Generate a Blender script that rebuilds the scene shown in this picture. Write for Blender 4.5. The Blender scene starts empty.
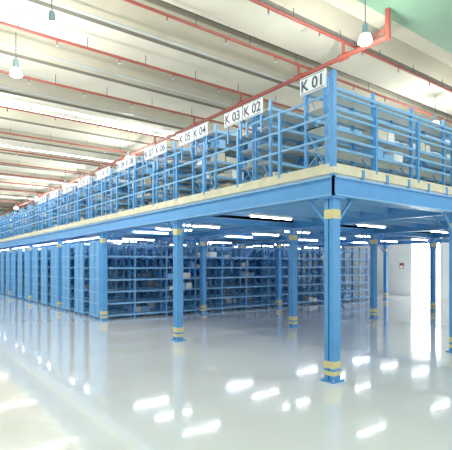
import bpy, bmesh, math, random
from mathutils import Vector, Matrix
random.seed(4)
S=bpy.context.scene
# world axes: +X runs across the mezzanine (its short side), +Y runs along its long side
# ---------------------------------------------------------------- materials
def mat(name,col,rough=.5,metal=0,var=.06,scale=3.0,emit=0,ecol=None,coat=0,bump=0):
    m=bpy.data.materials.new(name); m.use_nodes=True
    nt=m.node_tree; b=nt.nodes['Principled BSDF']
    b.inputs['Roughness'].default_value=rough; b.inputs['Metallic'].default_value=metal
    tc=nt.nodes.new('ShaderNodeTexCoord'); n=nt.nodes.new('ShaderNodeTexNoise')
    n.inputs['Scale'].default_value=scale; n.inputs['Detail'].default_value=4
    nt.links.new(tc.outputs['Object'],n.inputs['Vector'])
    r=nt.nodes.new('ShaderNodeValToRGB')
    r.color_ramp.elements[0].position=.3; r.color_ramp.elements[1].position=.7
    r.color_ramp.elements[0].color=[max(0,c*(1-var)) for c in col]+[1]
    r.color_ramp.elements[1].color=[min(1,c*(1+var)) for c in col]+[1]
    nt.links.new(n.outputs['Fac'],r.inputs['Fac']); nt.links.new(r.outputs['Color'],b.inputs['Base Color'])
    if coat: b.inputs['Coat Weight'].default_value=coat; b.inputs['Coat Roughness'].default_value=.05
    if emit:
        b.inputs['Emission Color'].default_value=list(ecol or col)+[1]; b.inputs['Emission Strength'].default_value=emit
    return m
BLUE=mat('blue_powder_coat',(.06,.28,.64),.42,var=.08)
LBLUE=mat('light_blue_steel',(.18,.42,.73),.45,var=.08)
PBLUE=mat('blue_end_panel',(.11,.34,.68),.5,var=.1)
GREY=mat('galvanised_steel',(.42,.50,.55),.4,.2,var=.12)
SHELF=mat('shelf_board_steel',(.62,.65,.62),.5,var=.1)
BSHELF=mat('shelf_board_blue',(.30,.52,.76),.5,var=.1)
CREAM=mat('deck_board',(.62,.58,.42),.6,var=.12,scale=5)
UNDER=mat('deck_underside',(.58,.68,.80),.6)
YEL=mat('yellow_marking',(.62,.55,.26),.5)
DARK=mat('dark_steel',(.05,.08,.12),.5)
WHITE=mat('white_board',(.85,.87,.88),.5,var=.02)
INK=mat('sign_ink',(.02,.04,.12),.6)
RED=mat('red_pipe_paint',(.27,.05,.035),.55,var=.15)
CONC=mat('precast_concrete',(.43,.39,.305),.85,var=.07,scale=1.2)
CONCB=mat('precast_concrete_lit_soffit',(.58,.545,.45),.85,var=.07,scale=1.2)  # same concrete as the beam sides, lit tone of the flat undersides painted in
CONCD=mat('concrete_joint',(.13,.12,.10),.9)
GREEN=mat('green_painted_panel',(.15,.27,.18),.7,var=.05)
WALL=mat('painted_wall',(.68,.71,.71),.8,var=.03)
TUBE=mat('fluorescent_tube',(1,1,1),.4,emit=24,ecol=(.95,.98,1))
TUBEL=mat('fluorescent_tube_row',(1,1,1),.4,emit=14,ecol=(.95,.98,1))
STRIP=mat('ceiling_strip_diffuser',(1,1,1),.4,emit=8,ecol=(.95,1,.97))
SKYL=mat('skylight_glass',(.9,.97,.95),.3,emit=2.5,ecol=(.88,1,.95))
DAY=mat('daylit_door_glass',(.95,1,1),.3,emit=14,ecol=(.95,1,1))
LAMPG=mat('lamp_glass',(1,1,1),.3,emit=45,ecol=(.70,1,.86))
LAMPH=mat('lamp_housing',(.22,.36,.40),.35,.3)
BOX=mat('beige_carton',(.62,.57,.47),.8,var=.15)
# floor
FL=mat('epoxy_floor',(.89,.87,.83),.09,var=.03,scale=.7,coat=.8)
nt=FL.node_tree; b=nt.nodes['Principled BSDF']; b.inputs['IOR'].default_value=1.55
n2=nt.nodes.new('ShaderNodeTexNoise'); n2.inputs['Scale'].default_value=2.2; n2.inputs['Detail'].default_value=5
tc=nt.nodes.new('ShaderNodeTexCoord'); nt.links.new(tc.outputs['Object'],n2.inputs['Vector'])
mr=nt.nodes.new('ShaderNodeMapRange'); mr.inputs['To Min'].default_value=.05; mr.inputs['To Max'].default_value=.15
nt.links.new(n2.outputs['Fac'],mr.inputs['Value']); nt.links.new(mr.outputs['Result'],b.inputs['Roughness'])
bp=nt.nodes.new('ShaderNodeBump'); bp.inputs['Strength'].default_value=.16; bp.inputs['Distance'].default_value=.010
nt.links.new(n2.outputs['Fac'],bp.inputs['Height']); nt.links.new(bp.outputs['Normal'],b.inputs['Normal']); nt.links.new(bp.outputs['Normal'],b.inputs['Coat Normal'])
# ---------------------------------------------------------------- mesh helpers
class M:
    def __init__(s): s.v=[];s.f=[];s.m=[];s.mats=[]
    def mi(s,m):
        if m not in s.mats: s.mats.append(m)
        return s.mats.index(m)
    def box(s,x0,x1,y0,y1,z0,z1,m):
        k=len(s.v); i=s.mi(m)
        s.v+=[(x0,y0,z0),(x1,y0,z0),(x1,y1,z0),(x0,y1,z0),(x0,y0,z1),(x1,y0,z1),(x1,y1,z1),(x0,y1,z1)]
        for f in ((0,3,2,1),(4,5,6,7),(0,1,5,4),(1,2,6,5),(2,3,7,6),(3,0,4,7)):
            s.f.append([k+a for a in f]); s.m.append(i)
    def bar(s,p,q,r,m,seg=4):
        p=Vector(p);q=Vector(q);d=(q-p).normalized()
        a=d.cross(Vector((0,0,1)) if abs(d.z)<.95 else Vector((1,0,0))).normalized(); c=d.cross(a)
        k=len(s.v); i=s.mi(m); o=math.pi/4 if seg==4 else 0
        for e in (p,q):
            for j in range(seg):
                t=2*math.pi*j/seg+o; s.v.append(tuple(e+(a*math.cos(t)+c*math.sin(t))*r))
        for j in range(seg):
            s.f.append([k+j,k+(j+1)%seg,k+seg+(j+1)%seg,k+seg+j]); s.m.append(i)
        s.f.append([k+j for j in range(seg)][::-1]); s.m.append(i)
        s.f.append([k+seg+j for j in range(seg)]); s.m.append(i)
    def lathe(s,cx,cy,prof,mats,seg=20):
        k=len(s.v)
        for r,z in prof:
            for j in range(seg):
                t=2*math.pi*j/seg; s.v.append((cx+r*math.cos(t),cy+r*math.sin(t),z))
        for a in range(len(prof)-1):
            i=s.mi(mats[a])
            for j in range(seg):
                s.f.append([k+a*seg+j,k+a*seg+(j+1)%seg,k+(a+1)*seg+(j+1)%seg,k+(a+1)*seg+j]); s.m.append(i)
    def poly(s,pts,m):
        k=len(s.v); s.v+=pts; s.f.append(list(range(k,k+len(pts)))); s.m.append(s.mi(m))
    def mesh(s,name):
        me=bpy.data.meshes.new(name); me.from_pydata(s.v,[],s.f)
        for m in s.mats: me.materials.append(m)
        for p,i in zip(me.polygons,s.m): p.material_index=i
        bm=bmesh.new(); bm.from_mesh(me); bmesh.ops.recalc_face_normals(bm,faces=bm.faces); bm.to_mesh(me); bm.free()
        return me
    def obj(s,name,parent=None,loc=(0,0,0)):
        return place(s.mesh(name),name,parent,loc)
def place(me,name,parent=None,loc=(0,0,0)):
    o=bpy.data.objects.new(name,me); S.collection.objects.link(o); o.location=loc
    if parent: o.parent=parent
    return o
def empty(name,loc=(0,0,0)):
    e=bpy.data.objects.new(name,None); S.collection.objects.link(e); e.location=loc; e.empty_display_size=.3; return e

XA,XB,YA,YB=-9,17,-10,46
# ---------------------------------------------------------------- room shell
f=M(); f.box(XA,XB,YA,YB,-.2,0,FL); f.obj('floor')
w=M(); w.box(XA-.2,XA,YA,YB,0,8,WALL); w.obj('wall_left')
w=M(); w.box(XA,XB,YB,YB+.2,0,8,WALL)
for i in range(9): w.box(-8+i*3,-7.85+i*3,YB-.12,YB,0,6.9,WALL)
w.obj('wall_back')
D0,D1,DH=7.4,8.9,2.75
w=M(); w.box(XB,XB+.2,YA,YB,0,8,WALL); w.obj('wall_right')
d=M(); d.box(XB-.03,XB-.005,D0,D1,0.0,DH,DAY)
d.box(XB-.07,XB-.002,D0-.08,D0,0,DH+.08,WHITE); d.box(XB-.07,XB-.002,D1,D1+.08,0,DH+.08,WHITE)
d.box(XB-.07,XB-.002,D0,D1,DH,DH+.08,WHITE); d.box(XB-.05,XB-.03,(D0+D1)/2-.02,(D0+D1)/2+.02,0,DH,WHITE)
d.box(XB-.05,XB-.03,D0,D1,1.0,1.05,WHITE); d.obj('door_1')
# ceiling : precast wing beams running along X
c=M(); P=2.8; y0=1.9
k=0; y=y0
def prism(c,prof,m):
    for i in range(len(prof)-1):
        (ya,za),(yb,zb)=prof[i],prof[i+1]
        c.poly([(XA,ya,za),(XB,ya,za),(XB,yb,zb),(XA,yb,zb)],m[i])
while y<YB:
    sky = k in (4,8,10,12,14)  # glowing gaps; the far ones are added to brighten that end of the ceiling
    prism(c,[(y,7.6),(y+.14,7.6),(y+.14,7.48),(y+.75,7.05),(y+.79,6.98),(y+1.95,6.98),(y+1.99,7.05),(y+2.6,7.48),(y+2.6,7.6),(y+2.8,7.6)],
      [CONCD,CONC,CONC,CONCD,CONCB,CONCD,CONC,CONC,SKYL if sky else CONCD])
    k+=1; y+=P
c.box(XA,XB,YA,YB,7.65,7.75,CONC)
for ys in (11.6,12.3,17.8,25.6,34.2): c.poly([(-8,ys,6.976),(5,ys,6.976),(5,ys+.25,6.976),(-8,ys+.25,6.976)],STRIP)
c.obj('ceiling')
g=M(); g.box(XA,XB,YA,1.5,6.98,7.3,GREEN)
g.box(XA,XB,1.5,1.9,6.985,7.6,CONC); g.obj('ceiling_panel_green')
# ---------------------------------------------------------------- red pipes
p=M()
PU=((2.45,6.75),(3.85,6.72),(6.2,6.72),(8.75,6.7),(11.6,6.7),(14.7,6.7),(17.5,6.7),(20.3,6.7),(23.2,6.7),(26,6.7),(29,6.7),(32,6.7),(35,6.7),(38,6.7))
for u,z in PU:
    p.bar((-8.8,u,z),(16.8,u,z),.034,RED,8)
    for i in range(17):
        x=-8+i*1.5
        p.bar((x,u,z-.13),(x,u,z),.016,RED,6); p.bar((x,u,z-.16),(x,u,z-.13),.03,GREY,6)
        p.bar((x+.7,u,z),(x+.7,u,6.97),.01,DARK,4)
p.bar((3.3,1.3,6.4),(3.3,44,6.4),.055,RED,10)
for u,z in PU:
    p.bar((3.3,u,6.4),(3.3,u,z),.035,RED,8)
    p.bar((3.3,u-.12,6.4),(3.3,u+.12,6.4),.08,RED,10)
p.bar((3.3,1.3,6.33),(3.3,1.3,6.97),.055,RED,10)
p.bar((3.3,1.3,6.6),(3.9,2.45,6.75),.035,RED,8)
p.obj('sprinkler_pipework')
p=M()
for u,z in ((5.1,6.9),(7.6,6.9),(10.4,6.9)): p.bar((-8.8,u,z),(16.8,u,z),.018,GREY,6)
p.obj('ceiling_conduit')
# ---------------------------------------------------------------- high bay lamps
lm=M()
lm.bar((0,0,.34),(0,0,.97),.01,DARK,6)
lm.lathe(0,0,[(.0,.36),(.045,.36),(.06,.32),(.06,.20),(.055,.17),(.09,.14),(.125,.05),(.135,.0),(.10,-.035),(.0,-.05)],
   [LAMPH,LAMPH,LAMPH,LAMPH,LAMPH,LAMPG,LAMPG,LAMPG,LAMPG],20)
lme=lm.mesh('high_bay_lamp')
lamps=[(2.44,1.23),(-2.6,4.45),(-2.7,6.95),(2.9,13.2),(8.7,10.1),(-2.7,12.2),(-2.7,18.4),(-2.7,24.2),(-2.7,30.6),(-2.7,39.4),(2.8,21.2),(2.8,27.4),(2.8,33.5),(8.7,16.6),(8.7,24.2),(8.7,3.2),(-4,-3),(3,-4),(14.5,7.2)]  # lamps furthest along Y are extra, added to lift the dark far ceiling
for x,y in lamps:
    o=place(lme,'high_bay_lamp',None,(x,y,6.0))
    l=bpy.data.lights.new('lamp_glow','POINT'); l.energy=260; l.color=(.97,1,.96); l.shadow_soft_size=.15
    lo=bpy.data.objects.new('lamp_glow',l); S.collection.objects.link(lo); lo.parent=o; lo.location=(0,0,-.25)
# ---------------------------------------------------------------- mezzanine
mz=empty('mezzanine_platform')
UX=[0,3.5,7,10.5,14]; UY=[4.25*i for i in range(10)]; YE=UY[-1]
cm=M(); a=.078
cm.box(-a,a,-a,-.012,.02,2.6,BLUE); cm.box(-a,a,.012,a,.02,2.6,BLUE); cm.box(-a+.02,a-.02,-.012,.012,.02,2.6,DARK)
cm.box(-.12,.12,-.12,.12,0,.02,BLUE)
for sx in (-1,1):
    for sy in (-1,1): cm.bar((sx*.1,sy*.1,.02),(sx*.1,sy*.1,.045),.011,GREY,6)
e=a+.003
for z0,z1,m in ((.09,.15,YEL),(.19,.29,YEL),(2.29,2.42,YEL)): cm.box(-e,e,-e,e,z0,z1,m)
cm.box(-.13,.13,-.13,.13,2.57,2.6,BLUE)
cme=cm.mesh('column')
for i,x in enumerate(UX):
    for j,y in enumerate(UY):
        place(cme,'column_%d_%d'%(i+1,j+1),mz,(x,y,0))
bmz=M()
def ibeamY(x,ya,yb,z0,z1,w=.1,m=BLUE):
    bmz.box(x-.012,x+.012,ya,yb,z0,z1,m); bmz.box(x-w/2,x+w/2,ya,yb,z0,z0+.02,m); bmz.box(x-w/2,x+w/2,ya,yb,z1-.02,z1,m)
def ibeamX(y,xa,xb,z0,z1,w=.1,m=BLUE):
    bmz.box(xa,xb,y-.012,y+.012,z0,z1,m); bmz.box(xa,xb,y-w/2,y+w/2,z0,z0+.02,m); bmz.box(xa,xb,y-w/2,y+w/2,z1-.02,z1,m)
for x in UX: ibeamY(x,-.1,YE+.1,2.6,2.87,.14)
for y in UY: ibeamX(y,-.1,14.1,2.6,2.87,.14)
bmz.box(-.11,-.08,-.11,YE,2.6,2.87,BLUE); bmz.box(-.11,14.1,-.11,-.08,2.6,2.87,BLUE)
for z in (2.6,2.85):
    bmz.box(-.15,-.11,-.15,YE,z,z+.02,LBLUE); bmz.box(-.15,14.1,-.15,-.11,z,z+.02,LBLUE)
y=.7
while y<YE:
    ibeamX(y,-.05,14.05,2.72,2.86,.06,LBLUE); y+=.71
bmz.obj('floor_beams',mz)
br=M()
for x in UX:
    for y in UY:
        for dx,dy in ((1,0),(-1,0),(0,1),(0,-1)):
            if x+dx<-.1 or x+dx>14.2 or y+dy<-.1: continue
            br.bar((x+dx*.075,y+dy*.075,2.2),(x+dx*.42,y+dy*.42,2.6),.022,BLUE)
br.obj('knee_braces',mz)
dk=M(); dk.box(-.1,14.1,-.1,YE+.1,2.875,2.91,UNDER); dk.box(-.13,14.13,-.13,YE+.13,2.91,3.0,CREAM)
dk.box(-.1,-.08,-.1,YE,3.0,3.06,CREAM); dk.box(-.1,14.05,-.1,-.08,3.0,3.06,CREAM)
x=.5
while x<14:
    dk.box(x,x+.05,-.145,-.13,2.87,3.02,BLUE); x+=.6
dk.obj('deck',mz)
# guard rail
hr=M()
for z in (3.42,3.74,4.03):
    hr.bar((-.08,-.08,z),(-.08,YE,z),.019,LBLUE,8); hr.bar((-.08,-.08,z),(14.05,-.08,z),.019,LBLUE,8)
y=-.08
while y<YE: hr.box(-.105,-.055,y-.022,y+.022,2.9,4.05,BLUE); y+=1.06
x=.9
while x<14: hr.box(x-.022,x+.022,-.105,-.055,2.9,4.05,BLUE); x+=1.16
hr.box(-.115,-.045,-.115,-.045,2.87,4.34,BLUE)
hr.obj('guard_rail',mz)
# ---------------------------------------------------------------- shelving racks
def rack(name,L,h,levels,ys,bay=1.15,boxes=0,seed=0,panel=False,post=BLUE,shelf=SHELF,x0=0):
    r=M(); rnd=random.Random(seed); nb=round(L/bay); b=L/nb
    for (ya,yb) in ys:
        for i in range(nb+1):
            x=i*b
            for yy in (ya,yb-.045):
                r.box(x-.022,x+.022,yy,yy+.045,0,h,post)
            nz=max(2,int(h/.5)); dz=(h-.1)/nz
            for k in range(nz):
                z=.05+k*dz
                r.bar((x,ya+.02,z),(x,yb-.02,z+dz if k%2==0 else z),.012,post)
                r.bar((x,ya+.02,z),(x,yb-.02,z),.012,post)
        if panel:   # sheet-steel end panel, in three pressed sections
            for z0,z1 in ((.08,.80),(.84,1.56),(1.60,2.32)):
                r.box(-.012,-.004,ya+.045,yb-.045,z0,z1,PBLUE)
            for z in (.12,.48,.82,1.2,1.58,1.94,2.34): r.box(-.03,-.012,ya,yb,z-.022,z+.016,LBLUE)
        for k,z in enumerate(levels):
            r.box(0,L,ya+.01,yb-.01,z-.008,z,shelf)
            r.box(0,L,ya-.004,ya+.012,z-.04,z+.004,LBLUE); r.box(0,L,yb-.012,yb+.004,z-.04,z+.004,LBLUE)
            if z>h-.15: continue
            for i in range(nb):
                if rnd.random()<boxes:
                    x=i*b+.06+rnd.random()*.15
                    for _ in range(rnd.choice((1,2,3))):
                        ww=.15+rnd.random()*.15; hh=.08+rnd.random()*.13
                        if x+ww>i*b+b-.05: break
                        r.box(x,x+ww,ya+.06,yb-.06,z,z+hh,rnd.choice((BOX,SHELF,WHITE,LBLUE)))
                        x+=ww+.03
        for i in range(0,nb,2):
            yy=yb-.02
            r.bar((i*b,yy,.1),(i*b+b,yy,h-.1),.009,LBLUE); r.bar((i*b,yy,h-.1),(i*b+b,yy,.1),.009,LBLUE)
    return r.mesh(name)
PD=.43
lowlv=[.12,.48,.84,1.20,1.56,1.92,2.28]; uplv=[.1,.4,.7,1.0,1.3]
low=[rack('shelving_rack_mesh',13.5,2.45,lowlv,[(-PD,-.01),(.01,PD)],boxes=.12,seed=s,panel=True,post=BLUE,shelf=BSHELF) for s in (1,2)]
upd=[rack('shelving_rack_mesh',13.4,1.42,uplv,[(-PD,-.01),(.01,PD)],boxes=.45,seed=s) for s in (3,4)]
ups=rack('shelving_rack_mesh',13.4,1.42,uplv,[(0,.45)],boxes=.45,seed=8)
y=8.5+.7083; i=0
while y<YE: place(low[i%2],'shelving_rack',None,(0,y,0)); y+=4.25/3; i+=1
place(ups,'shelving_rack',None,(.14,.2,3.0))
rows=[]; y=1.85; i=0
while y<YE: place(upd[i%2],'shelving_rack',None,(.14,y,3.0)); rows.append(y); y+=1.6; i+=1
# aisle signs
def sign(y,txt):
    s=M(); s.box(-.03,0,-.24,.24,0,.25,WHITE); s.box(-.034,-.03,-.225,.225,.012,.02,INK); s.box(-.034,-.03,-.225,.225,.23,.238,INK)
    s.box(0,.02,-.2,-.17,-.3,.2,BLUE); s.box(0,.02,.17,.2,-.3,.2,BLUE)
    o=s.obj('aisle_sign',None,(-.12,y,4.13))
    cu=bpy.data.curves.new('sign_text','FONT'); cu.body=txt; cu.size=.23; cu.align_x='CENTER'; cu.extrude=.001; cu.offset=.003
    t=bpy.data.objects.new('sign_text',cu); S.collection.objects.link(t); t.parent=o
    t.location=(-.036,0,.045); t.rotation_euler=(math.pi/2,0,-math.pi/2); cu.materials.append(INK)
sign(.24,'K 01'); n=2
for y in rows[:9]:
    for dy in (-.27,.27):
        sign(y+dy,'K %02d'%n); n+=1
# ---------------------------------------------------------------- under-deck fluorescent fittings
t=M()
def tubeX(x,y,z,L=1.2):
    t.box(x,x+L,y-.04,y+.04,z,z+.04,WHITE); t.bar((x+.03,y,z-.015),(x+L-.03,y,z-.015),.016,TUBE,8)
def tubeY(x,y,z,L=1.2):
    t.box(x-.04,x+.04,y,y+L,z,z+.04,WHITE); t.bar((x,y+.03,z-.015),(x,y+L-.03,z-.015),.02,TUBEL,8)
for y in (2.9,5.6,7.0,8.4):
    for x in (.9,4.4,7.9,11.4): tubeX(x,y,2.66)
y=8.9
while y<YE-1.3: tubeY(.22,y,2.51); y+=1.35
for j in range(12):
    yy=8.5+4.25/3*j
    for x in (1.2,4.6,8.1,11.4): 
        if j>0: tubeX(x,yy,2.52)
t.obj('fluorescent_light_fittings')
s=M(); s.box(XB-.02,XB,9.4,9.65,1.45,1.75,RED); s.box(XB-.024,XB-.02,9.43,9.62,1.48,1.6,WHITE); s.obj('wall_notice')
# added white ambient light, let in by omitting the wall behind the camera
wd=bpy.data.worlds.new('World'); S.world=wd; wd.use_nodes=True
bg=wd.node_tree.nodes['Background']; bg.inputs[0].default_value=(1,1,.98,1); bg.inputs[1].default_value=1.55
# camera
cd=bpy.data.cameras.new('Camera'); cam=bpy.data.objects.new('Camera',cd); S.collection.objects.link(cam)
cam.location=(-5.006,-4.20,1.64); cam.rotation_euler=(math.pi/2,0,-math.atan2(.598,.802))
cd.sensor_width=36; cd.lens=35.84; cd.shift_y=40/452; S.camera=cam
S.view_settings.view_transform='Standard'; S.view_settings.exposure=.03; S.view_settings.gamma=1.12
